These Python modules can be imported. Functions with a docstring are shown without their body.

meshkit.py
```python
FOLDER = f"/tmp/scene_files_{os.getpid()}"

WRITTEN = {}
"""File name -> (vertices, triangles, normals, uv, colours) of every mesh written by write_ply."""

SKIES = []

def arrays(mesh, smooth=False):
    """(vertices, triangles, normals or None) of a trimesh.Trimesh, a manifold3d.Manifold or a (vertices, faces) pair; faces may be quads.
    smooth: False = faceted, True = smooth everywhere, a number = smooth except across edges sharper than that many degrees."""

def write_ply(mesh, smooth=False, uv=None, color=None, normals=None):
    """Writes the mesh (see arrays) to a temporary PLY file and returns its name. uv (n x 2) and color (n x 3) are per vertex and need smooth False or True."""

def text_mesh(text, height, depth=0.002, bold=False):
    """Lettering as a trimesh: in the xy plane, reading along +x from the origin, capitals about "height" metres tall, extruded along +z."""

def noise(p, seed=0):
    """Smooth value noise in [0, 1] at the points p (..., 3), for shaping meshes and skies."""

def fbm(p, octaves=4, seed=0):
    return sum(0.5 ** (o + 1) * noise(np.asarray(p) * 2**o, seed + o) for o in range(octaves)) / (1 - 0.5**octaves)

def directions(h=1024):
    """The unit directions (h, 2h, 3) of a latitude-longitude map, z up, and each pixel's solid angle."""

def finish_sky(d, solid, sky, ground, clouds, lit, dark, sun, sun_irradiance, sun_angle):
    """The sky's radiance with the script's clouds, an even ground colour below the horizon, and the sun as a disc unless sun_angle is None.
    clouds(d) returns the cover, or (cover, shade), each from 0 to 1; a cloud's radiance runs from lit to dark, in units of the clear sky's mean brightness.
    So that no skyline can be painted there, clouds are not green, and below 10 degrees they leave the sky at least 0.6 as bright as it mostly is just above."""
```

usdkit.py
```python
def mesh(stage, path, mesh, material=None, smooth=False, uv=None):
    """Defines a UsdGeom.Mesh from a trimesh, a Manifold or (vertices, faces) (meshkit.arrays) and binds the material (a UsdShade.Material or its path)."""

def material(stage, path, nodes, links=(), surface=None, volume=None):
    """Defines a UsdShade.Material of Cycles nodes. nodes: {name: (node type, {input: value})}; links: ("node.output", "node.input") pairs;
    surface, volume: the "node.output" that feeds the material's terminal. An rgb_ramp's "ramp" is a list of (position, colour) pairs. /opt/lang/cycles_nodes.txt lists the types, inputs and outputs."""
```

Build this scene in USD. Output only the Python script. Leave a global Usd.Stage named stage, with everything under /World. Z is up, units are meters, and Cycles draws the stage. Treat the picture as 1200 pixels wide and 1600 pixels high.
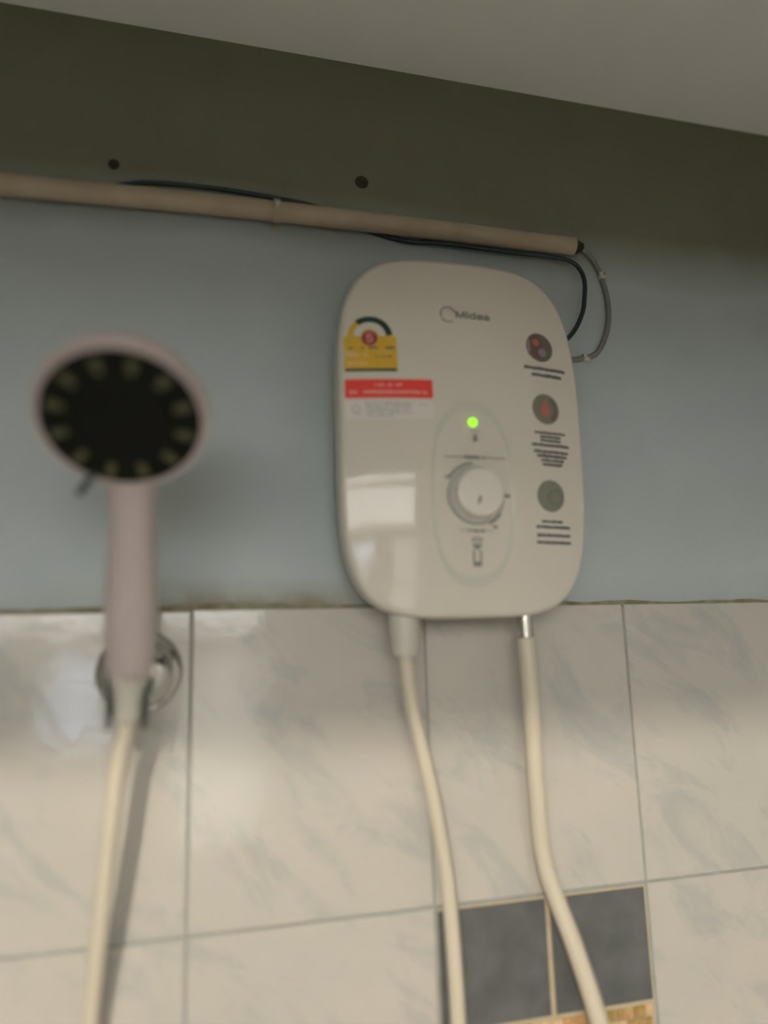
import math, random
import numpy as np, trimesh, manifold3d, shapely, usdkit, meshkit
from shapely.geometry import Polygon, Point, box as sbox
from shapely import affinity
from pxr import Usd, UsdGeom, UsdShade, UsdLux, Gf, Sdf

rng = random.Random(7)
stage = Usd.Stage.CreateInMemory()
UsdGeom.SetStageUpAxis(stage, UsdGeom.Tokens.z)
UsdGeom.SetStageMetersPerUnit(stage, 1.0)
UsdGeom.Xform.Define(stage, '/World')
UsdGeom.Scope.Define(stage, '/World/Looks')
Z0 = 1.90            # top edge of the tiles above the floor; everything below is written relative to it

# ------------------------------------------------------------------ camera
R = np.array([0.966452, -0.255134, -0.029618]); U = np.array([-0.018848, -0.185451, 0.982473]); FW = np.array([0.256155, 0.948954, 0.184039])
CAM = np.array([-0.00844, -0.64707, -0.03887 + Z0])
cam = UsdGeom.Camera.Define(stage, '/World/camera')
M = Gf.Matrix4d(*R, 0, *U, 0, *(-FW), 0, *CAM, 1)
cam.AddTransformOp().Set(M)
cam.CreateHorizontalApertureAttr(36.0); cam.CreateVerticalApertureAttr(48.0)
cam.CreateFocalLengthAttr(36.0 * 1184.28 / 1200)
cam.CreateFStopAttr(1.5); cam.CreateFocusDistanceAttr(0.76)
cam.CreateClippingRangeAttr(Gf.Vec2f(0.01, 100))
cam.CreateExposureAttr(0.18)

# ------------------------------------------------------------------ light: levels used by the lamp and the window further down
LAMP_POWER = 2800.0; LAMP_COLOR = (1.0, 0.90, 0.76)
WINDOW_POWER = 7.9; WINDOW_COLOR = (1.0, 0.98, 0.92); WINDOW3_POWER = 3.0; WINDOW2_POWER = 7.5; WINDOW2_COLOR = (0.72, 0.82, 1.0)
LAMP_AT = (-0.60, -2.0, 0.65)

# ------------------------------------------------------------------ helpers
count = {}
def numbered(parent, name):
    k = count.get((parent, name), 0); count[(parent, name)] = k + 1
    return name if k == 0 else f'{name}_{k:03d}'
ORIGIN = {}
def thing(name, label, cat, base=(0, 0, 0), group=None, kind=None):
    path = '/World/' + numbered('/World', name)
    x = UsdGeom.Xform.Define(stage, path); b = (base[0], base[1], base[2] + Z0)
    x.AddTranslateOp().Set(Gf.Vec3d(*b)); ORIGIN[path] = np.array(b)
    o = x.GetPrim()
    if label: o.SetCustomDataByKey('label', label)
    if cat: o.SetCustomDataByKey('category', cat)
    if group: o.SetCustomDataByKey('group', group)
    if kind: o.SetCustomDataByKey('kind', kind)
    return path
def part(parent, name, mesh, mat, smooth=False, label=None, kind=None):
    v, f, _ = meshkit.arrays(mesh)
    v = v + [0, 0, Z0] - ORIGIN[parent]
    path = parent + '/' + numbered(parent, name); ORIGIN[path] = ORIGIN[parent]
    m = usdkit.mesh(stage, path, trimesh.Trimesh(v, f, process=True), mat, smooth=smooth)
    if label: m.GetPrim().SetCustomDataByKey('label', label)
    if kind: m.GetPrim().SetCustomDataByKey('kind', kind)
    return path
def struct(name, mesh, mat, label=None, cat=None):
    v, f, _ = meshkit.arrays(mesh); path = '/World/' + name; ORIGIN[path] = np.zeros(3)
    m = usdkit.mesh(stage, path, trimesh.Trimesh(v + [0, 0, Z0], f, process=True), mat)
    m.GetPrim().SetCustomDataByKey('kind', 'structure')
    m.GetPrim().SetCustomDataByKey('label', label); m.GetPrim().SetCustomDataByKey('category', cat)
    return path
def cat(*ms):
    return trimesh.util.concatenate([trimesh.Trimesh(*meshkit.arrays(m)[:2], process=False) for m in ms])
def bx(x0, x1, y0, y1, z0, z1):
    return trimesh.creation.box(bounds=[[min(x0, x1), min(y0, y1), min(z0, z1)], [max(x0, x1), max(y0, y1), max(z0, z1)]])
def bevel_box(x0, x1, y0, y1, z0, z1, c):
    """box whose front (-y) rim is chamfered"""
    back = [(x0, y1, z0), (x1, y1, z0), (x1, y1, z1), (x0, y1, z1)]
    mid = [(x0, y0 + c, z0), (x1, y0 + c, z0), (x1, y0 + c, z1), (x0, y0 + c, z1)]
    fr = [(x0 + c, y0, z0 + c), (x1 - c, y0, z0 + c), (x1 - c, y0, z1 - c), (x0 + c, y0, z1 - c)]
    return trimesh.Trimesh(np.array(back + mid + fr)).convex_hull
def spline(pts, n=10):
    P = np.array(pts, float); P = np.vstack([2 * P[0] - P[1], P, 2 * P[-1] - P[-2]]); out = []
    for i in range(1, len(P) - 2):
        for t in np.linspace(0, 1, n, endpoint=False):
            a, b, c, d = P[i - 1:i + 3]
            out.append(0.5 * (2 * b + (c - a) * t + (2 * a - 5 * b + 4 * c - d) * t * t + (3 * b - a - 3 * c + d) * t ** 3))
    return np.array(out + [P[-2]])
def tube(pts, rad, seg=20, n=10):
    """closed tube through the points; rad a number or one radius per point"""
    p = spline(pts, n); r = np.full(len(p), rad) if np.ndim(rad) == 0 else spline(np.c_[rad, rad, rad], n)[:, 0]
    t = np.gradient(p, axis=0); t /= np.linalg.norm(t, axis=1)[:, None]
    a = np.cross(t[0], [0.3, 1, 0.1]); a /= np.linalg.norm(a); rings = []
    for i in range(len(p)):
        a = a - t[i] * (a @ t[i]); a /= np.linalg.norm(a); b = np.cross(t[i], a)
        th = np.linspace(0, 2 * np.pi, seg, endpoint=False)
        rings.append(p[i] + r[i] * (np.outer(np.cos(th), a) + np.outer(np.sin(th), b)))
    v = np.vstack(rings + [p[:1], p[-1:]]); f = []; N = len(p)
    for i in range(N - 1):
        for k in range(seg):
            k2 = (k + 1) % seg; q = (i * seg + k, i * seg + k2, (i + 1) * seg + k2, (i + 1) * seg + k)
            f += [(q[0], q[1], q[2]), (q[0], q[2], q[3])]
    for k in range(seg):
        f += [(N * seg, (k + 1) % seg, k), (N * seg + 1, (N - 1) * seg + k, (N - 1) * seg + (k + 1) % seg)]
    m = trimesh.Trimesh(v, f, process=False); trimesh.repair.fix_normals(m); return m
def frame(axis, up=(0, 0, 1)):
    n = np.array(axis, float); n /= np.linalg.norm(n)
    u = np.array(up, float) - n * np.dot(up, n); u /= np.linalg.norm(u); s = np.cross(u, n)
    return n, u, s
def lathe(profile, at, axis, seg=64):
    """profile: (radius, distance along the axis)"""
    m = trimesh.creation.revolve(np.array(profile, float), sections=seg)
    n, u, s = frame(axis, (0, 0, 1) if abs(axis[2]) < 0.95 * np.linalg.norm(axis) else (0, 1, 0))
    T = np.eye(4); T[:3, 0], T[:3, 1], T[:3, 2], T[:3, 3] = s, u, n, at
    if np.linalg.det(T[:3, :3]) < 0: T[:3, 0] *= -1
    m.apply_transform(T); trimesh.repair.fix_normals(m); return m

def mat(name, color, rough=0.5, nodes=None, links=(), **kw):
    base = {'p': ('principled_bsdf', {'base_color': color, 'roughness': rough, **kw})}
    base.update(nodes or {})
    return usdkit.material(stage, '/World/Looks/' + name, base, list(links), surface='p.BSDF')
def mottled(name, c1, c2, scale=30, rough=0.5, bump=0.0, bscale=200, **kw):
    nodes = {'g': ('geometry', {}), 'n': ('noise_texture', {'scale': scale, 'detail': 4.0}),
             'r': ('rgb_ramp', {'ramp': [(0.3, c1), (0.7, c2)]})}
    links = [('g.position', 'n.vector'), ('n.fac', 'r.fac'), ('r.color', 'p.base_color')]
    if bump:
        nodes['nb'] = ('noise_texture', {'scale': bscale, 'detail': 3.0}); nodes['b'] = ('bump', {'strength': bump, 'distance': 0.001})
        links += [('g.position', 'nb.vector'), ('nb.fac', 'b.height'), ('b.normal', 'p.normal')]
    return mat(name, c1, rough, nodes, links, **kw)

# ------------------------------------------------------------------ materials
m_paint = mottled('grey_blue_paint', (0.405, 0.46, 0.465), (0.43, 0.485, 0.49), 14, 0.6, 0.25, 160)
# the wall behind the conduit: grey-blue paint up to the conduit, an older olive coat above it with a brushed edge
m_two_coats = mat('two_coat_paint', (0.38, 0.42, 0.41), 0.65, {
    'g': ('geometry', {}), 's': ('separate_xyz', {}), 'n': ('noise_texture', {'scale': 5.0, 'detail': 5.0}), 'a': ('math', {'math_type': 'multiply_add', 'value2': 0.05, 'value3': -0.025}),
    'z': ('math', {'math_type': 'add'}), 'mr': ('map_range', {'from_min': Z0 + 0.335, 'from_max': Z0 + 0.400, 'clamp': True}),
    'n2': ('noise_texture', {'scale': 14.0, 'detail': 4.0}), 'r': ('rgb_ramp', {'ramp': [(0.3, (0.405, 0.46, 0.465)), (0.7, (0.43, 0.485, 0.49))]}),
    'r2': ('rgb_ramp', {'ramp': [(0.3, (0.170, 0.170, 0.108)), (0.7, (0.190, 0.188, 0.122))]}), 'm': ('mix', {'mix_type': 'mix'}),
    'mz': ('map_range', {'from_min': Z0 + 0.003, 'from_max': Z0 + 0.030, 'to_min': 1.0, 'to_max': 0.0, 'clamp': True}), 'n3': ('noise_texture', {'scale': 28.0, 'detail': 4.0}),
    'r3': ('rgb_ramp', {'ramp': [(0.30, (0.25, 0.25, 0.25)), (0.62, (1.0, 1.0, 1.0))]}), 'mx': ('map_range', {'from_min': -0.05, 'from_max': 0.0, 'to_min': 0.25, 'to_max': 1.0, 'clamp': True}),
    'mx2': ('map_range', {'from_min': 0.12, 'from_max': 0.18, 'to_min': 1.0, 'to_max': 0.15, 'clamp': True}),
    'q1': ('math', {'math_type': 'multiply'}), 'q2': ('math', {'math_type': 'multiply'}), 'q3': ('math', {'math_type': 'multiply', 'use_clamp': True}), 'ms': ('mix', {'mix_type': 'mix', 'color2': (0.215, 0.175, 0.085)}),
    'nb': ('noise_texture', {'scale': 160.0, 'detail': 3.0}), 'b': ('bump', {'strength': 0.25, 'distance': 0.001})},
    [('s.z', 'mz.value'), ('s.x', 'mx.value'), ('s.x', 'mx2.value'), ('mx.result', 'q1.value1'), ('mx2.result', 'q1.value2'), ('g.position', 'n3.vector'), ('n3.fac', 'r3.fac'), ('q1.value', 'q2.value1'), ('mz.result', 'q2.value2'),
     ('q2.value', 'q3.value1'), ('r3.color', 'q3.value2'), ('m.color', 'ms.color1'), ('q3.value', 'ms.fac'), ('g.position', 's.vector'), ('g.position', 'n.vector'), ('n.fac', 'a.value1'), ('s.z', 'z.value1'), ('a.value', 'z.value2'), ('z.value', 'mr.value'), ('mr.result', 'm.fac'),
     ('g.position', 'n2.vector'), ('n2.fac', 'r.fac'), ('n2.fac', 'r2.fac'), ('r.color', 'm.color1'), ('r2.color', 'm.color2'), ('ms.color', 'p.base_color'),
     ('g.position', 'nb.vector'), ('nb.fac', 'b.height'), ('b.normal', 'p.normal')])
m_side = mottled('side_wall_paint', (0.34, 0.35, 0.34), (0.38, 0.39, 0.38), 14, 0.6)
m_outer_low = mottled('outer_wall_dado', (0.17, 0.165, 0.155), (0.20, 0.195, 0.185), 6, 0.6)
m_outer_floor = mottled('outer_floor_cement', (0.22, 0.215, 0.20), (0.27, 0.265, 0.25), 9, 0.6)
m_ceiling = mottled('ceiling_paint', (0.86, 0.855, 0.84), (0.90, 0.895, 0.88), 10, 0.8, 0.2, 120)
m_white = mottled('outer_wall_paint', (0.40, 0.395, 0.38), (0.44, 0.435, 0.42), 6, 0.7)
m_floor = mottled('floor_tile', (0.76, 0.75, 0.72), (0.80, 0.79, 0.76), 12, 0.5)
m_grout = mottled('grout', (0.26, 0.265, 0.24), (0.32, 0.325, 0.295), 60, 0.9)
m_grime = mottled('grimy_sealant', (0.17, 0.155, 0.085), (0.30, 0.28, 0.20), 70, 0.8, 0.6, 300)
def tile_mat(name, base, vein, seed):
    nodes = {'g': ('geometry', {}), 'rt': ('mapping', {'rotation': (0, math.radians(-42), 0)}), 'mp': ('mapping', {'scale': (0.9, 1.0, 2.3), 'location': (seed * 3.1, 0, seed * 1.7)}),
             'n': ('noise_texture', {'scale': 9.0, 'detail': 6.0, 'roughness': 0.66, 'distortion': 0.6}),
             'r': ('rgb_ramp', {'ramp': [(0.0, vein), (0.40, tuple(0.35 * v + 0.65 * b for v, b in zip(vein, base))), (0.50, base), (1.0, base)]}),
             'n2': ('noise_texture', {'scale': 9.0, 'detail': 2.0}),
             'r2': ('rgb_ramp', {'ramp': [(0.35, (0.93, 0.95, 0.96)), (0.65, (1.0, 1.0, 1.0))]}),
             'm': ('mix', {'mix_type': 'multiply', 'fac': 1.0})}
    links = [('g.position', 'rt.vector'), ('rt.vector', 'mp.vector'), ('mp.vector', 'n.vector'), ('n.fac', 'r.fac'), ('g.position', 'n2.vector'), ('n2.fac', 'r2.fac'),
             ('r.color', 'm.color1'), ('r2.color', 'm.color2'), ('m.color', 'p.base_color')]
    nodes['nb'] = ('noise_texture', {'scale': 45.0, 'detail': 2.0}); nodes['b'] = ('bump', {'strength': 0.12, 'distance': 0.002})
    links += [('g.position', 'nb.vector'), ('nb.fac', 'b.height'), ('b.normal', 'p.normal')]
    return mat(name, base, 0.11, nodes, links)
m_tiles = [tile_mat(f'marble_tile_{k}', (0.49, 0.46, 0.41), (0.30, 0.325, 0.325), k) for k in range(4)]
m_dark_tile = mottled('charcoal_tile', (0.085, 0.09, 0.088), (0.125, 0.13, 0.128), 40, 0.32)
m_cream = mottled('cream_tile_border', (0.42, 0.345, 0.23), (0.47, 0.40, 0.29), 90, 0.35)
m_chip = [mottled(f'amber_chip_{k}', a, b, 160, 0.35) for k, (a, b) in enumerate([((0.42, 0.20, 0.06), (0.55, 0.36, 0.18)), ((0.55, 0.34, 0.16), (0.66, 0.50, 0.32)), ((0.30, 0.18, 0.05), (0.45, 0.30, 0.12))])]
m_cover = mat('heater_cover_white', (0.64, 0.60, 0.525), 0.06, specular_ior_level=0.32)
m_case = mat('heater_case_grey', (0.42, 0.42, 0.38), 0.35)
m_panel = mat('panel_tint', (0.565, 0.565, 0.49), 0.12, specular_ior_level=0.32)
m_knob = mat('knob_white', (0.70, 0.66, 0.60), 0.3)
m_knob_base = mat('knob_base_grey', (0.46, 0.46, 0.42), 0.35)
m_print = mat('print_dark', (0.13, 0.125, 0.13), 0.5)
m_print_grey = mat('print_grey', (0.22, 0.22, 0.20), 0.5)
m_print_pale = mat('print_pale', (0.40, 0.39, 0.36), 0.5)
m_lcd = mat('indicator_glow', (0.2, 0.9, 0.05), 0.3, emission_color=(0.33, 1.0, 0.015), emission_strength=1.1)
m_yellow = mottled('label_yellow', (0.62, 0.385, 0.03), (0.70, 0.44, 0.045), 220, 0.4)
m_green = mat('label_green', (0.012, 0.045, 0.026), 0.4)
m_red = mat('label_red', (0.78, 0.055, 0.04), 0.35)
m_redpale = mat('label_red_print', (0.75, 0.30, 0.25), 0.4)
m_maroon = mat('label_maroon', (0.30, 0.06, 0.07), 0.4)
m_labelw = mat('label_white', (0.66, 0.62, 0.57), 0.35)
m_labelpale = mat('label_pale_print', (0.70, 0.48, 0.24), 0.4)
m_badge = [mat('badge_brown', (0.15, 0.13, 0.11), 0.4), mat('badge_olive', (0.20, 0.195, 0.15), 0.4), mat('badge_sage', (0.215, 0.225, 0.175), 0.4)]
m_badge_red = mat('badge_red', (0.42, 0.16, 0.12), 0.4)
m_badge_plum = mat('badge_plum', (0.17, 0.085, 0.085), 0.4)
m_badge_pale = mat('badge_pale', (0.27, 0.26, 0.28), 0.4)
m_hose = mat('hose_cream', (0.56, 0.505, 0.40), 0.38)
m_nut = mat('nut_white', (0.52, 0.505, 0.44), 0.35)
m_shower = mat('shower_pinkish_white', (0.48, 0.405, 0.39), 0.36)
m_face = mat('shower_face_black', (0.004, 0.005, 0.003), 0.6, specular_ior_level=0.15)
m_nozzle = mat('nozzle_olive', (0.075, 0.075, 0.03), 0.6)
m_lever = mat('lever_dark', (0.022, 0.035, 0.032), 0.4)
m_chrome = mat('chrome', (0.66, 0.66, 0.64), 0.08, metallic=1.0)
m_chrome_dark = mat('dark_chrome', (0.16, 0.18, 0.175), 0.15, metallic=1.0)
m_pipe = mottled('aged_conduit', (0.38, 0.305, 0.205), (0.43, 0.355, 0.26), 40, 0.5)
m_wire = mat('dark_teal_wire', (0.012, 0.026, 0.030), 0.45)
m_cable = mat('grey_cable', (0.20, 0.20, 0.175), 0.5)
m_clip = mat('clip_white', (0.50, 0.50, 0.46), 0.4)
m_tape = mat('black_tape', (0.02, 0.02, 0.012), 0.6)
m_plug = mat('olive_plug', (0.035, 0.033, 0.016), 0.8)
m_wood = mottled('door_frame_paint', (0.62, 0.60, 0.56), (0.68, 0.66, 0.62), 9, 0.5)
m_lamp = usdkit.material(stage, '/World/Looks/lamp_glow', {'e': ('emission', {'color': LAMP_COLOR, 'strength': LAMP_POWER})}, surface='e.emission')
m_daylight3 = usdkit.material(stage, '/World/Looks/daylight_pane_warm', {'e': ('emission', {'color': (1.0, 0.96, 0.88), 'strength': WINDOW3_POWER})}, surface='e.emission')
m_daylight2 = usdkit.material(stage, '/World/Looks/daylight_pane_blue', {'e': ('emission', {'color': WINDOW2_COLOR, 'strength': WINDOW2_POWER})}, surface='e.emission')
m_daylight = usdkit.material(stage, '/World/Looks/daylight_pane', {'e': ('emission', {'color': WINDOW_COLOR, 'strength': WINDOW_POWER})}, surface='e.emission')

# ------------------------------------------------------------------ the setting
CZ = 0.5485; DY = -0.85; DT = 0.10; JX = 0.85; JL = -0.65; HZ = 0.25; FY = -2.8; CZ2 = 0.95
struct('ceiling', bx(-0.75, 0.95, DY, 0.10, CZ, CZ + 0.10), m_ceiling, 'low white painted ceiling above the shower wall', 'ceiling')
struct('ceiling_outer', bx(-1.8, 1.5, FY, DY - DT, CZ2, CZ2 + 0.1), m_white, 'white ceiling of the room outside the shower', 'ceiling')
struct('floor', bx(-0.75, 0.95, DY - DT, 0.10, -Z0 - 0.1, -Z0), m_floor, 'pale tiled floor of the shower', 'floor')
struct('floor_outer', bx(-1.8, 1.5, FY, DY - DT, -Z0 - 0.1, -Z0), m_outer_floor, 'grey cement floor of the room outside the shower', 'floor')
wall = thing('wall_back', 'grey-blue painted wall with marbled cream tiles below', 'wall', (0, 0, -Z0), kind='structure')
part(wall, 'plaster', bx(-0.75, 0.95, 0.004, 0.104, -Z0, CZ), m_two_coats)
# tiles: 200 x 250 mm, joints at x = 0.2 k and z = -0.2475 j, fronts at y = 0 with small unevenness
g = 0.0011; rowz = [0.0, -0.2470] + [-0.2470 - 0.2490 * q for q in range(1, 7)]
for j in range(7):
    for k in range(-3, 4):
        x0, x1 = k * 0.2 + g, (k + 1) * 0.2 - g; z1, z0 = rowz[j] - (g if j else 0), rowz[j + 1] + g
        y = rng.uniform(-0.0006, 0.0006); dz = 0.0012 if (j == 0 and k >= 0) else 0.0
        if j == 1 and k == 1: continue
        part(wall, 'tile', bevel_box(x0, x1, y, 0.006, z0, z1 + dz, 0.0008), m_tiles[(k * 2 + j * 3) % 4])
dec = part(wall, 'decorative_tile', bevel_box(0.2 + g, 0.4 - g, 0.0006, 0.006, rowz[2] + g, rowz[1] - g, 0.0008), m_cream, label='cream bordered tile set with charcoal squares and amber chips')
for (a, b) in ((0.2020, 0.2990), (0.3038, 0.3962)):
    part(dec, 'charcoal_square', bevel_box(a, b, -0.0008, 0.003, -0.3415, -0.2505, 0.0006), m_dark_tile)
ch = random.Random(3); z = -0.3455
while z > -0.400:
    x = 0.2024
    while x < 0.392:
        w = ch.uniform(0.006, 0.013); w = min(w, 0.3955 - x)
        part(dec, 'amber_chip', bevel_box(x, x + w - 0.0012, -0.0006 - ch.uniform(0, .0004), 0.003, z - 0.0085, z, 0.0005), m_chip[ch.randrange(3)]); x += w
    z -= 0.0097
part(wall, 'grout', bx(-0.6, 0.8, 0.0008, 0.006, rowz[7], -0.001), m_grout)
# uneven grimy sealant along the top edge of the tiles
xs = np.linspace(-0.6, 0.8, 240); h = 0.0020 + 0.0040 * meshkit.fbm(np.c_[xs * 22, 0 * xs, 0 * xs], 4, 5)
h = h + np.where((xs > -0.02) & (xs < 0.125), 0.0030 * np.sin(np.pi * np.clip((xs + 0.02) / 0.145, 0, 1)) ** 0.5, 0)
poly = Polygon([(x, 0.0) for x in xs] + [(x, b) for x, b in zip(xs[::-1], h[::-1])])
sm = trimesh.creation.extrude_polygon(poly, 0.0022); v = sm.vertices.copy()
sm = trimesh.Trimesh(np.c_[v[:, 0], 0.0042 - v[:, 2], v[:, 1]], sm.faces); trimesh.repair.fix_normals(sm)
part(wall, 'grimy_sealant', sm, m_grime, label='brownish dirty sealant bead along the top of the tiles')
struct('wall_left', bx(-0.75, -0.65, DY, 0.0, -Z0, CZ), m_side, 'dull grey painted wall left of the shower', 'wall')
struct('wall_right', bx(0.85, 0.95, DY, 0.0, -Z0, CZ), m_side, 'dull grey painted wall right of the shower', 'wall')
pf = thing('wall_front', 'painted beam and side panels framing the shower opening behind the photographer', 'wall', (0, DY, -Z0), kind='structure')
part(pf, 'wall_panel', bx(-1.8, JL, DY - DT, DY, -Z0, CZ2), m_white)
part(pf, 'wall_panel', bx(JX, 1.5, DY - DT, DY, -Z0, CZ2), m_white)
part(pf, 'beam', bx(JL, JX, DY - DT, DY, HZ, CZ2), m_white)
struct('wall_outer_left', bx(-1.9, -1.8, FY, DY - DT, -Z0, CZ2), m_white, 'white wall on the left of the room outside the shower', 'wall')
struct('wall_outer_right', bx(1.5, 1.6, FY, DY - DT, -Z0, CZ2), m_white, 'white wall on the right of the room outside the shower', 'wall')
fw_ = thing('wall_outer_far', 'painted wall with windows at the far side of the outer room', 'wall', (0, FY, -Z0), kind='structure')
AX0, AX1, AZ0, AZ1 = -1.6, 0.35, 0.08, 0.85       # wide high window band
BX0, BX1, BZ0, BZ1 = -0.54, -0.30, -0.38, -0.02    # small window below it
DX0, DX1, DZ0, DZ1 = -0.02, 0.35, -0.80, 0.0       # glazed panel under its right end
for r_ in ((-1.8, AX0, -Z0, CZ2), (AX1, 1.5, -Z0, CZ2), (AX0, AX1, AZ1, CZ2), (AX0, BX0, -Z0, AZ0), (BX1, DX0, -Z0, AZ0), (DX0, AX1, -Z0, DZ0), (BX0, BX1, -Z0, BZ0), (BX0, BX1, BZ1, AZ0)):
    part(fw_, 'wall_panel', bx(r_[0], r_[1], FY - .1, FY, r_[2], r_[3]), m_white if r_[3] > 0.5 else m_outer_low)
def window(name, x0, x1, z0, z1, nx, nz, glow, label, bar=.035):
    w = thing(name, label, 'window', ((x0 + x1) / 2, FY, z0), kind='structure')
    xs = np.linspace(x0, x1, nx + 1); zs = np.linspace(z0, z1, nz + 1)
    for x in xs: part(w, 'frame_bar', bx(x - bar / 2, x + bar / 2, FY - .06, FY + .012, z0, z1), m_wood)
    for z in zs: part(w, 'cross_bar', bx(x0, x1, FY - .055, FY + .008, z - bar / 2, z + bar / 2), m_wood)
    for a_, b_ in zip(xs, xs[1:]):
        for c_, d_ in zip(zs, zs[1:]): part(w, 'pane', bx(a_ + bar / 2, b_ - bar / 2, FY - .045, FY - .04, c_ + bar / 2, d_ - bar / 2), glow)
window('window_1', AX0, AX1, AZ0, AZ1, 2, 2, m_daylight, 'wide high daylit window band in the far wall of the outer room', .07)
window('window_2', BX0, BX1, BZ0, BZ1, 1, 2, m_daylight2, 'small bluish daylit window below the window band')
window('window_3', DX0, DX1, DZ0, DZ1, 1, 2, m_daylight3, 'tall daylit panel below the right end of the window band')
lamp = thing('ceiling_lamp', 'round white globe lamp hanging from the ceiling outside the shower', 'lamp', LAMP_AT)
gl = trimesh.creation.icosphere(subdivisions=2, radius=0.032); gl.apply_translation(LAMP_AT)
part(lamp, 'globe', gl, m_lamp, smooth=True)
part(lamp, 'mount', lathe([(0, .034), (.012, .034), (.012, CZ2 - LAMP_AT[2] - .02), (.045, CZ2 - LAMP_AT[2] - .02), (.05, CZ2 - LAMP_AT[2] - .0005), (0, CZ2 - LAMP_AT[2] - .0005)], LAMP_AT, (0, 0, 1), 32), m_wood)

# ------------------------------------------------------------------ water heater
XC, ZC, A, B, NE = 0.2275, 0.1475, 0.1115, 0.1590, 4.2
BULGE = 0.015; YF = -0.070
def surf(x, z):
    u, w = (np.asarray(x) - XC) / A, (np.asarray(z) - ZC) / B
    return YF + BULGE * u ** 2 + 0.012 * w ** 2
th = np.linspace(0, 2 * np.pi, 144, endpoint=False)
def outline(s=1.0, a=A, b=B, n=NE):
    c, d = np.cos(th), np.sin(th)
    return np.c_[XC + s * a * np.sign(c) * np.abs(c) ** (2 / n), ZC + s * b * np.sign(d) * np.abs(d) ** (2 / n)]
def loft(rings, cap=True):
    n = len(rings[0]); v = np.vstack(rings + [rings[0].mean(0)[None], rings[-1].mean(0)[None]]); f = []
    for i in range(len(rings) - 1):
        for k in range(n):
            k2 = (k + 1) % n; q = (i * n + k, i * n + k2, (i + 1) * n + k2, (i + 1) * n + k); f += [(q[0], q[1], q[2]), (q[0], q[2], q[3])]
    e = len(rings) * n
    for k in range(n):
        f += [(e, (k + 1) % n, k), (e + 1, (len(rings) - 1) * n + k, (len(rings) - 1) * n + (k + 1) % n)]
    m = trimesh.Trimesh(v, f, process=False); trimesh.repair.fix_normals(m); return m
def inset(d):
    return outline(1.0, A - d, B - d)
heater = thing('water_heater', 'white rounded electric shower heater with dial and stickers on the grey-blue wall', 'water heater', (XC, 0, ZC - B))
rings = []
for s in (0.04, 0.15, 0.3, 0.45, 0.6, 0.72, 0.82, 0.9):
    o = outline(s, A - .006, B - .006); rings.append(np.c_[o[:, 0], surf(o[:, 0], o[:, 1]), o[:, 1]])
for a in np.radians(np.linspace(0, 90, 8)):
    o = inset(0.006 * (1 - math.sin(a))); base = surf(*inset(0.006).T)
    rings.append(np.c_[o[:, 0], base + 0.006 * (1 - math.cos(a)), o[:, 1]])
o = inset(-0.0003); rings.append(np.c_[o[:, 0], np.full(len(o), -0.036), o[:, 1]])
o = inset(0.004); rings.append(np.c_[o[:, 0], np.full(len(o), -0.035), o[:, 1]])
part(heater, 'front_cover', loft(rings), m_cover, smooth=35)
o1, o2 = inset(0.004), inset(0.0055)
part(heater, 'back_case', loft([np.c_[o1[:, 0], np.full(len(o1), -0.0352), o1[:, 1]], np.c_[o2[:, 0], np.full(len(o2), -0.004), o2[:, 1]], np.c_[o2[:, 0], np.full(len(o2), 0.0038), o2[:, 1]]]), m_case, smooth=35, label='grey rear case')

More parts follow.
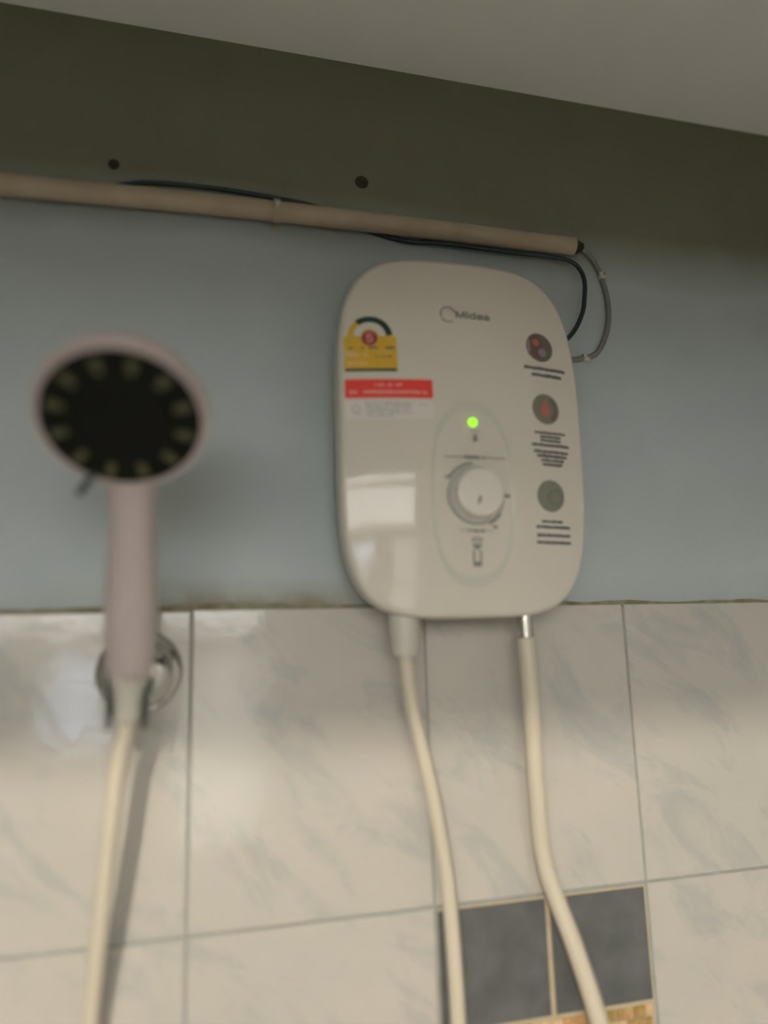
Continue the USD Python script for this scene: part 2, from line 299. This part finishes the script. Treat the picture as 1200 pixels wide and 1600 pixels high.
def plate(poly, t, lift=0.0, step=0.006):
    """a thin plate of outline poly (x, z) laid on the curved front cover"""
    ms = []
    for gpoly in getattr(poly, 'geoms', [poly]):
        if gpoly.is_empty or gpoly.geom_type != 'Polygon': continue
        x0, z0, x1, z1 = gpoly.bounds; n = max(1, int(math.ceil((x1 - x0) / step)))
        for i in range(n):                                   # strips, so that the plate follows the curve
            c = gpoly.intersection(sbox(x0 + (x1 - x0) * i / n, z0 - 1, x0 + (x1 - x0) * (i + 1) / n, z1 + 1))
            for gg in getattr(c, 'geoms', [c]):
                if gg.geom_type == 'Polygon' and gg.area > 1e-10: ms.append(trimesh.creation.extrude_polygon(gg, t + 0.0003))
    m = trimesh.util.concatenate(ms); v = m.vertices
    m = trimesh.Trimesh(np.c_[v[:, 0], surf(v[:, 0], v[:, 1]) + 0.0003 - lift - v[:, 2], v[:, 1]], m.faces[:, ::-1], process=False)
    return m
def sel(xc, zc, a, b, n, k=72):
    t = np.linspace(0, 2 * np.pi, k, endpoint=False); c, d = np.cos(t), np.sin(t)
    return Polygon(np.c_[xc + a * np.sign(c) * np.abs(c) ** (2 / n), zc + b * np.sign(d) * np.abs(d) ** (2 / n)])
def rbox(x0, x1, z0, z1, r): return sbox(x0 + r, z0 + r, x1 - r, z1 - r).buffer(r, 6)
def arc(xc, zc, r, w, a0, a1):
    t = np.radians(np.linspace(a0, a1, 32)); return Polygon(np.r_[np.c_[xc + (r + w / 2) * np.cos(t), zc + (r + w / 2) * np.sin(t)], np.c_[xc + (r - w / 2) * np.cos(t), zc + (r - w / 2) * np.sin(t)][::-1]])
def glyphs(x0, x1, z, h, seed, dense=0.82):
    """a line of print too small to read: a row of small irregular marks"""
    q = random.Random(seed); out = []; x = x0
    while x < x1:
        w = min(q.uniform(0.5, 1.1) * h * 0.75, x1 - x)
        if q.random() < dense: out.append(sbox(x, z + q.uniform(0, .18) * h, x + w * 0.88, z + h * q.uniform(.78, 1.0)))
        x += w
    return shapely.union_all(out)
def lettering(txt, x, z, h, t, lift=0, bold=False, squeeze=1.0, center=False):
    m = meshkit.text_mesh(txt, h, t + 0.0003, bold); v = m.vertices.copy(); v[:, 0] *= squeeze
    if center: v[:, 0] -= (v[:, 0].min() + v[:, 0].max()) / 2; v[:, 1] -= (v[:, 1].min() + v[:, 1].max()) / 2
    X, Z = x + v[:, 0], z + v[:, 1]
    return trimesh.Trimesh(np.c_[X, surf(X, Z) + 0.0003 - lift - v[:, 2], Z], m.faces[:, ::-1], process=False)

# brand mark
logo = part(heater, 'brand_lettering', lettering('Midea', 0.2180, 0.2486, 0.0062, 0.0006, bold=True, squeeze=1.35), m_print_grey)
part(logo, 'swoosh', plate(shapely.union_all([arc(0.2120, 0.2516, 0.0066, 0.0014, 20, 205), arc(0.2120, 0.2512, 0.0072, 0.0009, 215, 300)]), 0.0005), m_print_grey)
# control panel with its print
pan = part(heater, 'control_panel', plate(sel(0.2262, 0.0912, 0.0366, 0.0778, 2.6), 0.0005, step=0.004), m_panel, smooth=30, label='pale green tinted oval panel')
L = 0.0006
part(pan, 'indicator_light', lathe([(0, .0022), (.0019, .0020), (.0034, .0012), (.0040, 0), (.0040, -.002), (0, -.002)], (0.2275, float(surf(.2275, .152)) - L, 0.1520), (0, -1, 0), 32), m_lcd, smooth=40, label='lit green indicator light')
part(pan, 'symbol', plate(shapely.union_all([Point(.2290, .1400).buffer(.0016), rbox(.2268, .2312, .1352, .1384, .0012), sbox(.2250, .1441, .2330, .1446)]), 0.0003, L), m_print_grey)
part(pan, 'scale_line', plate(shapely.union_all([sbox(.2005, .1211, .2560, .1216), glyphs(.2185, .2375, .1198, .0030, 4)]), 0.0003, L), m_print_grey)
part(pan, 'scale_line', plate(shapely.union_all([sbox(.2125, .0592, .2420, .0597), glyphs(.2205, .2345, .0580, .0028, 5)]), 0.0003, L), m_print_grey)
part(pan, 'scale_arc', plate(arc(.2275, .0895, .0270, .0017, 95, 150), 0.0003, L), m_print_grey)
part(pan, 'scale_arc', plate(arc(.2275, .0895, .0268, .0017, -65, -35), 0.0003, L), m_print_grey)
for q in (rbox(.2540, .2590, .0880, .0905, .0006), sbox(.2005, .1040, .2040, .1052), sbox(.2425, .0615, .2460, .0640)): part(pan, 'scale_mark', plate(q, 0.0003, L), m_print_grey)
sh = shapely.union_all([sbox(.2235, .0505, .2320, .0535).difference(sbox(.2245, .0512, .2310, .0529)), Polygon([(.2235, .0485), (.2320, .0485), (.2295, .0440), (.2260, .0440)]),
                        sbox(.2240, .0330, .2252, .0430), sbox(.2303, .0330, .2315, .0430), rbox(.2240, .2315, .0300, .0335, .0008)])
part(pan, 'symbol', plate(sh, 0.0003, L), m_print_grey)
# dial
yk = float(surf(.2275, .0895)) - 0.0004
dial = part(heater, 'dial', lathe([(0, .0135), (.0175, .0135), (.0198, .0128), (.0208, .0112), (.0214, .004), (.0216, .0026), (0, .0026)], (.2275, yk, .0895), (0, -1, 0), 72), m_knob, smooth=35)
part(dial, 'dial_base', lathe([(0, .0030), (.0236, .0030), (.0246, .0022), (.0250, 0), (.0250, -.002), (0, -.002)], (.2275, yk, .0895), (0, -1, 0), 72), m_knob_base, smooth=35, label='grey ring under the dial')
pm = bx(-.0010, .0010, -.0005, .0002, -.0032, .0032); pm.apply_transform(trimesh.transformations.rotation_matrix(math.radians(18), (0, 1, 0))); pm.apply_translation((.2252, yk - .0135, .0825))
part(dial, 'pointer_mark', pm, m_print)
# energy label
ex, ez = 0.1425, 0.0
body = shapely.union_all([rbox(.1203, .1648, .1955, .2275, .001), Point(.1425, .2265).buffer(.0192).intersection(sbox(.1, .2264, .2, .26))])
eng = part(heater, 'energy_label', plate(body, .0003, 0, .004), m_yellow, label='yellow energy rating sticker with green arch')
part(eng, 'green_arch', plate(arc(.1425, .2272, .0164, .0055, 5, 128), .0003, .0003, .004), m_green)
part(eng, 'white_arch', plate(arc(.1425, .2272, .0105, .0062, 5, 175), .0003, .0003, .004), m_labelw)
part(eng, 'red_disc', plate(Point(.1422, .2258).buffer(.0068), .0003, .0004, .004), m_maroon)
part(eng, 'number_five', lettering('5', .1422, .2258, .0078, .0003, .0007, bold=True, center=True), m_redpale)
part(eng, 'print_line', plate(shapely.union_all([glyphs(.1218, .1400, .2085, .0050, 11), glyphs(.1225, .1395, .2015, .0028, 12)]), .0002, .0003, .004), m_labelpale)
part(eng, 'print_line', plate(shapely.union_all([glyphs(.1218, .1630, .2160, .0020, 13, .6), glyphs(.1450, .1600, .2080, .0018, 14, .6)]), .0002, .0003, .004), m_badge[0])
part(eng, 'bottom_strip', plate(sbox(.1212, .1955, .1640, .1978), .0002, .0003, .004), m_green)
red = part(heater, 'warning_label', plate(rbox(.1203, .1937, .1718, .1884, .0015), .0003, 0, .004), m_red, label='red warning sticker with pale print')
part(red, 'print_line', plate(glyphs(.1450, .1680, .1818, .0030, 21, .7), .0002, .0003, .004), m_redpale)
part(red, 'print_line', plate(glyphs(.1240, .1890, .1752, .0034, 22, .85), .0002, .0003, .004), m_redpale)
inf = part(heater, 'notice_label', plate(rbox(.1203, .1937, .1535, .1700, .0015), .0003, 0, .004), m_labelw, label='white sticker of small print')
part(inf, 'print_line', plate(shapely.union_all([glyphs(.1365, .1750, .1662, .0016, 31), glyphs(.1365, .1750, .1635, .0015, 32), glyphs(.1365, .1740, .1608, .0015, 33), glyphs(.1365, .1760, .1581, .0015, 34), glyphs(.1370, .1600, .1555, .0012, 35)]), .0002, .0003, .004), m_print_pale)
for q in (arc(.1290, .1620, .0030, .0009, 0, 360), glyphs(.1255, .1330, .1565, .0015, 36), arc(.1840, .1620, .0045, .0006, 20, 140)): part(inf, 'symbol', plate(q, .0002, .0003, .004), m_print_pale)
# three round badges with captions down the right side
bad = [(.2998, .2288), (.3003, .1698), (.3000, .0915)]
def badge(i, *shapes):
    b = part(heater, 'round_badge', plate(Point(bad[i]).buffer(.0140, 24), .0003, 0, .004), m_badge[i])
    for k, (s, mm) in enumerate(shapes): part(b, 'badge_picture', plate(s.intersection(Point(bad[i]).buffer(.0136, 24)), .0002, .0003 + .0001 * k, .004), mm)
badge(0, (affinity.rotate(sel(.2962, .2300, .0075, .0115, 2.2), 20), m_badge_plum), (sbox(.2868, .2235, .2895, .2350), m_badge_pale), (Point(.3020, .2240).buffer(.0040), m_badge_pale), (Point(.2960, .2330).buffer(.0035), m_badge_red))
badge(1, (arc(.3003, .1698, .0105, .0025, -60, 60), m_badge[0]), (shapely.union_all([Point(.3000, .1680).buffer(.0055), Polygon([(.2960, .1700), (.3000, .1800), (.3045, .1700)])]), m_badge_red))
badge(2, (arc(.3045, .0905, .0068, .0016, 0, 360), m_badge[1]), (Point(.3045, .0905).buffer(.0035), m_badge[2]))
def caption(seed, *rows):
    part(heater, 'caption', plate(shapely.union_all([glyphs(a, b, zz, hh, seed + 3 * q, 1.0) for q, (a, b, zz, hh) in enumerate(rows)]), .0003, 0, .004), m_print)
caption(51, (.2815, .3255, .2062, .0036), (.2885, .3205, .2000, .0036))
caption(52, (.2868, .3190, .1465, .0026), (.2925, .3140, .1428, .0028), (.2925, .3140, .1395, .0026), (.2830, .3225, .1352, .0030))
caption(53, (.2850, .3210, .1292, .0030), (.2880, .3190, .1252, .0034), (.2915, .3160, .1215, .0030), (.2930, .3140, .1178, .0030))
caption(54, (.2895, .3115, .0678, .0026), (.2840, .3190, .0628, .0030))
caption(55, (.2845, .3190, .0555, .0034), (.2840, .3195, .0495, .0032))

# ------------------------------------------------------------------ hoses under the heater
def hose_bump(pts, r, seg=20): return tube(pts, r, seg, 10)
oh = thing('outlet_hose', 'cream hose with white tapered nut hanging from left underside of the heater', 'hose', (.173, -.033, -.9))
part(oh, 'hose_nut', lathe([(0, .012), (.0128, .012), (.0128, -.012), (.0124, -.020), (.0108, -.038), (.0100, -.041), (0, -.041)], (.1718, -.033, -.0005), (0, 0, 1), 40), m_nut, smooth=35, label='white tapered connector nut')
part(oh, 'hose', tube([(.1718, -.033, -.030), (.1722, -.033, -.045), (.1765, -.0325, -.082), (.1900, -.030, -.143), (.2010, -.0235, -.198), (.2065, -.020, -.245), (.2090, -.020, -.325), (.2080, -.022, -.45), (.195, -.03, -.65), (.17, -.04, -.9)], .0062), m_hose, smooth=True)
ih = thing('inlet_hose', 'cream hose with a chrome collar hanging from right underside of the heater', 'hose', (.283, -.033, -.9))
part(ih, 'chrome_collar', lathe([(0, .012), (.0070, .012), (.0070, -.0005), (.0068, -.018), (.0074, -.0185), (.0074, -.0205), (0, -.0205)], (.2815, -.033, -.0100), (0, 0, 1), 40), m_chrome, smooth=30, label='shiny chrome collar')
part(ih, 'hose', tube([(.2815, -.033, -.028), (.2820, -.033, -.055), (.2832, -.032, -.086), (.2850, -.028, -.153), (.2915, -.022, -.217), (.3095, -.030, -.281), (.3230, -.036, -.336), (.345, -.045, -.45), (.37, -.05, -.65), (.38, -.05, -.9)], .0076), m_hose, smooth=True)

# ------------------------------------------------------------------ hand shower in its chrome wall holder
F = np.array([-.0458, -.182, .1049]); phi = math.radians(50)
N = np.array([-.06, -math.cos(phi), -math.sin(phi)]); N, UP, SD = frame(N)     # face normal, up within the face, sideways
BOT = np.array([-.0425, -.0745, -.0452]); NK = F - UP * .042 - N * .022
hs = thing('hand_shower', 'pinkish white hand shower with a round black spray face', 'hand shower', BOT)
hd = lathe([(0, -.001), (.0478, -.001), (.0496, .0008), (.0510, -.0005), (.0519, -.005), (.0518, -.011), (.0490, -.018), (.0420, -.025), (.028, -.030), (.012, -.032), (0, -.032)], F, N, 72)
def ball(c, r): return manifold3d.Manifold.sphere(r, 32).translate([float(q) for q in c])
def to_man(m): return manifold3d.Manifold(manifold3d.Mesh(np.asarray(m.vertices, np.float32), np.asarray(m.faces, np.uint32)))
hd.merge_vertices(); body = to_man(hd)
D = NK - BOT; stops = [(0.0, .0150), (.12, .0170), (.30, .0180), (.50, .0168), (.68, .0150), (.82, .0152), (.93, .0175), (1.02, .0200)]
bend = UP * 0.0
cs = [(BOT + D * t + np.array([0, .006 * math.sin(math.pi * min(t, 1)), 0]), r) for t, r in stops]
cs.append((F - UP * .018 - N * .0175, .0125))
handle = manifold3d.Manifold(); dense = spline([c for c, r in cs], 4); dr_ = spline([(r, r, r) for c, r in cs], 4)[:, 0]
for c0, c1, r0, r1 in zip(dense, dense[1:], dr_, dr_[1:]): handle += manifold3d.Manifold.batch_hull([ball(c0, r0), ball(c1, r1)])
dn = D / np.linalg.norm(D)
handle = handle.trim_by_plane([float(q) for q in dn], float(BOT @ dn))          # flat lower end
clear = to_man(lathe([(0, -.003), (.052, -.003), (.052, .03), (0, .03)], F, N, 48)); handle -= clear      # nothing comes through the face
body = body + handle
mm = body.refine_to_length(0.004).to_mesh(); tm = trimesh.Trimesh(mm.vert_properties[:, :3], mm.tri_verts)
tm.merge_vertices(); trimesh.smoothing.filter_taubin(tm, iterations=12)
part(hs, 'shower_body', tm, m_shower, smooth=50)
face = part(hs, 'spray_face', lathe([(0, .0022), (.030, .0022), (.031, .0012), (.0455, .0012), (.0472, .0002), (.0474, -.003), (0, -.003)], F, N, 72), m_face, smooth=30, label='black round spray face')
for k in range(12):
    a = math.radians(15 + 30 * k); rad = UP * math.cos(a) + SD * math.sin(a)
    for rr, rd in ((.0352, .0030), (.0402, .0034)):
        part(face, 'nozzle', lathe([(0, .0016), (rd * .6, .0014), (rd, 0), (rd, -.001), (0, -.001)], F + rad * rr + N * .0012, N, 16), m_nozzle, smooth=40)
l0, l1 = np.array([-.0622, -.150, .0807]), np.array([-.0722, -.150, .0643]); l0b = l0 + (l0 - l1) * .5
part(hs, 'mode_lever', tube([l0b, l0, (l0 + l1) / 2, l1], [.0018, .0020, .0024, .0026], 16, 4), m_lever, smooth=40, label='small dark lever under the rim')

NUT1 = np.array([-.0440, -.0595, -.0770])
ax = NUT1 - BOT; axl = np.linalg.norm(ax); ax /= axl
sh_ = thing('shower_hose', 'cream hose with white nut hanging from the hand shower handle', 'hose', (NUT1[0], NUT1[1], -.9))
part(sh_, 'hose_nut', lathe([(0, .0006), (.0138, .0006), (.0138, .004), (.0125, .012), (.0108, .022), (.0104, axl - .002), (.0096, axl), (0, axl)], BOT, ax, 40), m_nut, smooth=30, label='white tapered nut under the handle')
part(sh_, 'hose', tube([NUT1 - ax * .006, (-.0452, -.0555, -.088), (-.0492, -.0515, -.106), (-.0540, -.0470, -.156), (-.0590, -.0360, -.218), (-.0645, -.0215, -.285), (-.068, -.013, -.36), (-.069, -.012, -.5), (-.06, -.02, -.7), (-.04, -.03, -.9)], .0060), m_hose, smooth=True)

HC = np.array([-.0395, 0.0, -.0470])
ho = thing('shower_holder', 'round chrome wall holder gripping the hand shower on the top tile row', 'shower holder', HC)
part(ho, 'wall_disc', lathe([(0, -.0005), (.0330, -.0005), (.0335, .003), (.0320, .0065), (.0290, .0085), (.0275, .0090), (.0262, .0125), (.0225, .0170), (.0160, .0205), (.0110, .0215), (0, .0220)], HC, (0, -1, 0), 72), m_chrome, smooth=35)
mid = BOT + ax * .024
part(ho, 'arm', tube([HC + [0, -.016, 0], HC + [-.001, -.030, -.006], mid + np.array([0, .0135, -.002])], [.0105, .0095, .0085], 24, 8), m_chrome, smooth=True)
# C-shaped claw, open towards the room
n_, u_, s_ = frame(ax, (0, -1, 0)); outr, inr = [], []
ang = np.radians(np.linspace(52, 308, 48)); prof = []
cv, cf = [], []
sec = [(.0158, .008), (.0148, .041), (.0126, .041), (.0142, .008)]
for a in ang:
    rad = u_ * math.cos(a) + s_ * math.sin(a)
    for (r_, t_) in sec: cv.append(BOT + ax * t_ + rad * r_)
for i in range(len(ang) - 1):
    for k in range(4):
        k2 = (k + 1) % 4; q = (4 * i + k, 4 * i + k2, 4 * i + 4 + k2, 4 * i + 4 + k); cf += [(q[0], q[1], q[2]), (q[0], q[2], q[3])]
e = 4 * (len(ang) - 1); cf += [(0, 2, 1), (0, 3, 2), (e, e + 1, e + 2), (e, e + 2, e + 3)]
cl = trimesh.Trimesh(cv, cf, process=False); trimesh.repair.fix_normals(cl)
part(ho, 'claw', cl, m_chrome_dark, smooth=30, label='dark chrome fork that grips the nut')

# ------------------------------------------------------------------ conduit, wires, clips and plugs on the upper wall
cp = thing('conduit_pipe', 'aged cream plastic conduit pipe running along the upper wall', 'pipe', (.07, -.012, .355))
pts = [(-.62, -.0085, .3535), (-.40, -.0085, .3565), (-.163, -.0085, .3605), (-.04, -.0085, .3640), (.074, -.0085, .3660), (.23, -.0085, .3665), (.3735, -.0085, .3662)]
part(cp, 'pipe', tube(pts, .0092, 28, 8), m_pipe, smooth=35)
part(cp, 'end_plug', tube([(.373, -.0085, .3662), (.3770, -.0080, .3665), (.3840, -.0060, .3690)], [.0078, .0070, .0045], 20, 6), m_tape, smooth=40, label='dark taped end of the pipe')
pc = thing('pipe_clip', 'small pale saddle clip holding the conduit pipe', 'clip', (.070, 0, .355))
t_ = np.radians(np.linspace(-100, 100, 28)); cx0, cx1 = .0665, .0725; v, f = [], []
for a in t_:
    for (r_, x_) in ((.0094, cx0), (.0106, cx0), (.0106, cx1), (.0094, cx1)): v.append((x_, -.0085 - r_ * math.cos(a), .3660 + r_ * math.sin(a)))
for i in range(len(t_) - 1):
    for k in range(4):
        k2 = (k + 1) % 4; q = (4 * i + k, 4 * i + k2, 4 * i + 4 + k2, 4 * i + 4 + k); f += [(q[0], q[1], q[2]), (q[0], q[2], q[3])]
e = 4 * (len(t_) - 1); f += [(0, 2, 1), (0, 3, 2), (e, e + 1, e + 2), (e, e + 2, e + 3)]
sd = trimesh.Trimesh(v, f, process=False); trimesh.repair.fix_normals(sd)
part(pc, 'saddle', sd, m_pipe)
part(pc, 'saddle_foot', bevel_box(cx0, cx1, .0018, .0045, .3755, .3840, .0006), m_pipe)
part(pc, 'saddle_foot', bevel_box(cx0, cx1, .0018, .0045, .3530, .3570, .0006), m_pipe)
part(pc, 'screw', lathe([(0, .0022), (.0016, .0016), (.0026, 0), (.0026, -.001), (0, -.001)], (.0695, -.0190, .3680), (0, -1, .15), 20), m_clip, smooth=30, label='pale screw head')
wr = thing('dark_wire', 'thin dark blue-green wire draped over and under the conduit to the heater', 'wire', (.38, 0, .26))
part(wr, 'wire', tube([(-.130, .0015, .3620), (-.098, .0010, .3690), (-.0640, -.0050, .3765), (-.0394, -.0070, .3805), (.0105, -.0075, .3820), (.0660, -.0075, .3800), (.110, -.0060, .3765), (.140, .0005, .3690), (.170, .0015, .3610), (.2000, -.0005, .3560), (.2372, -.0050, .3550), (.3049, -.0060, .3535), (.3472, -.0070, .3530), (.3720, -.0080, .3485), (.3830, -.0080, .3330), (.3815, -.0080, .3080), (.3760, -.0090, .2900), (.3617, -.0120, .2680), (.335, -.016, .245), (.325, -.018, .235)], .0023, 14, 10), m_wire, smooth=True)
gc = thing('grey_cable', 'thin grey cable looping from the conduit end to the heater side', 'cable', (.41, 0, .25))
part(gc, 'cable', tube([(.3800, -.0060, .3690), (.3900, -.0020, .3672), (.3999, .0010, .3610), (.4091, .0012, .3420), (.4145, .0012, .3118), (.4111, .0012, .2834), (.3978, .0012, .2580), (.3811, .0012, .2500), (.3608, -.002, .2450), (.335, -.010, .240), (.327, -.012, .237)], .0027, 14, 10), m_cable, smooth=True)
for (x, z_, dx, lab) in ((.4100, .3425, .4, 'small white clip on the grey cable near the conduit end'), (.3830, .2500, 1.0, 'small white clip on the grey cable beside the heater')):
    c_ = thing('cable_clip', lab, 'clip', (x, 0, z_), group=None)
    part(c_, 'clip_body', bevel_box(x - .0036, x + .0036, -.0028, .0045, z_ - .0036, z_ + .0036, .0012), m_clip)
    part(c_, 'nail', lathe([(0, .001), (.0012, .0006), (.0014, 0), (.0014, -.001), (0, -.001)], (x + .001, -.0028, z_ + .001), (0, -1, 0), 14), m_cable)
for (x, z_, r_, lab) in ((.1547, .4162, .0066, 'larger dark plugged screw hole in the wall above the conduit clip'), (-.0745, .4010, .0050, 'smaller dark plugged screw hole in the wall above the left conduit')):
    w_ = thing('wall_plug', lab, 'wall plug', (x, 0, z_))
    part(w_, 'plug_rim', lathe([(r_ * .45, .0012), (r_ * .8, .0014), (r_, .0006), (r_, -.002), (r_ * .45, -.002)], (x, .004, z_), (0, -1, 0), 20), m_plug)
    part(w_, 'plug_core', lathe([(0, .0004), (r_ * .5, .0002), (r_ * .5, -.002), (0, -.002)], (x, .004, z_), (0, -1, 0), 16), m_plug)
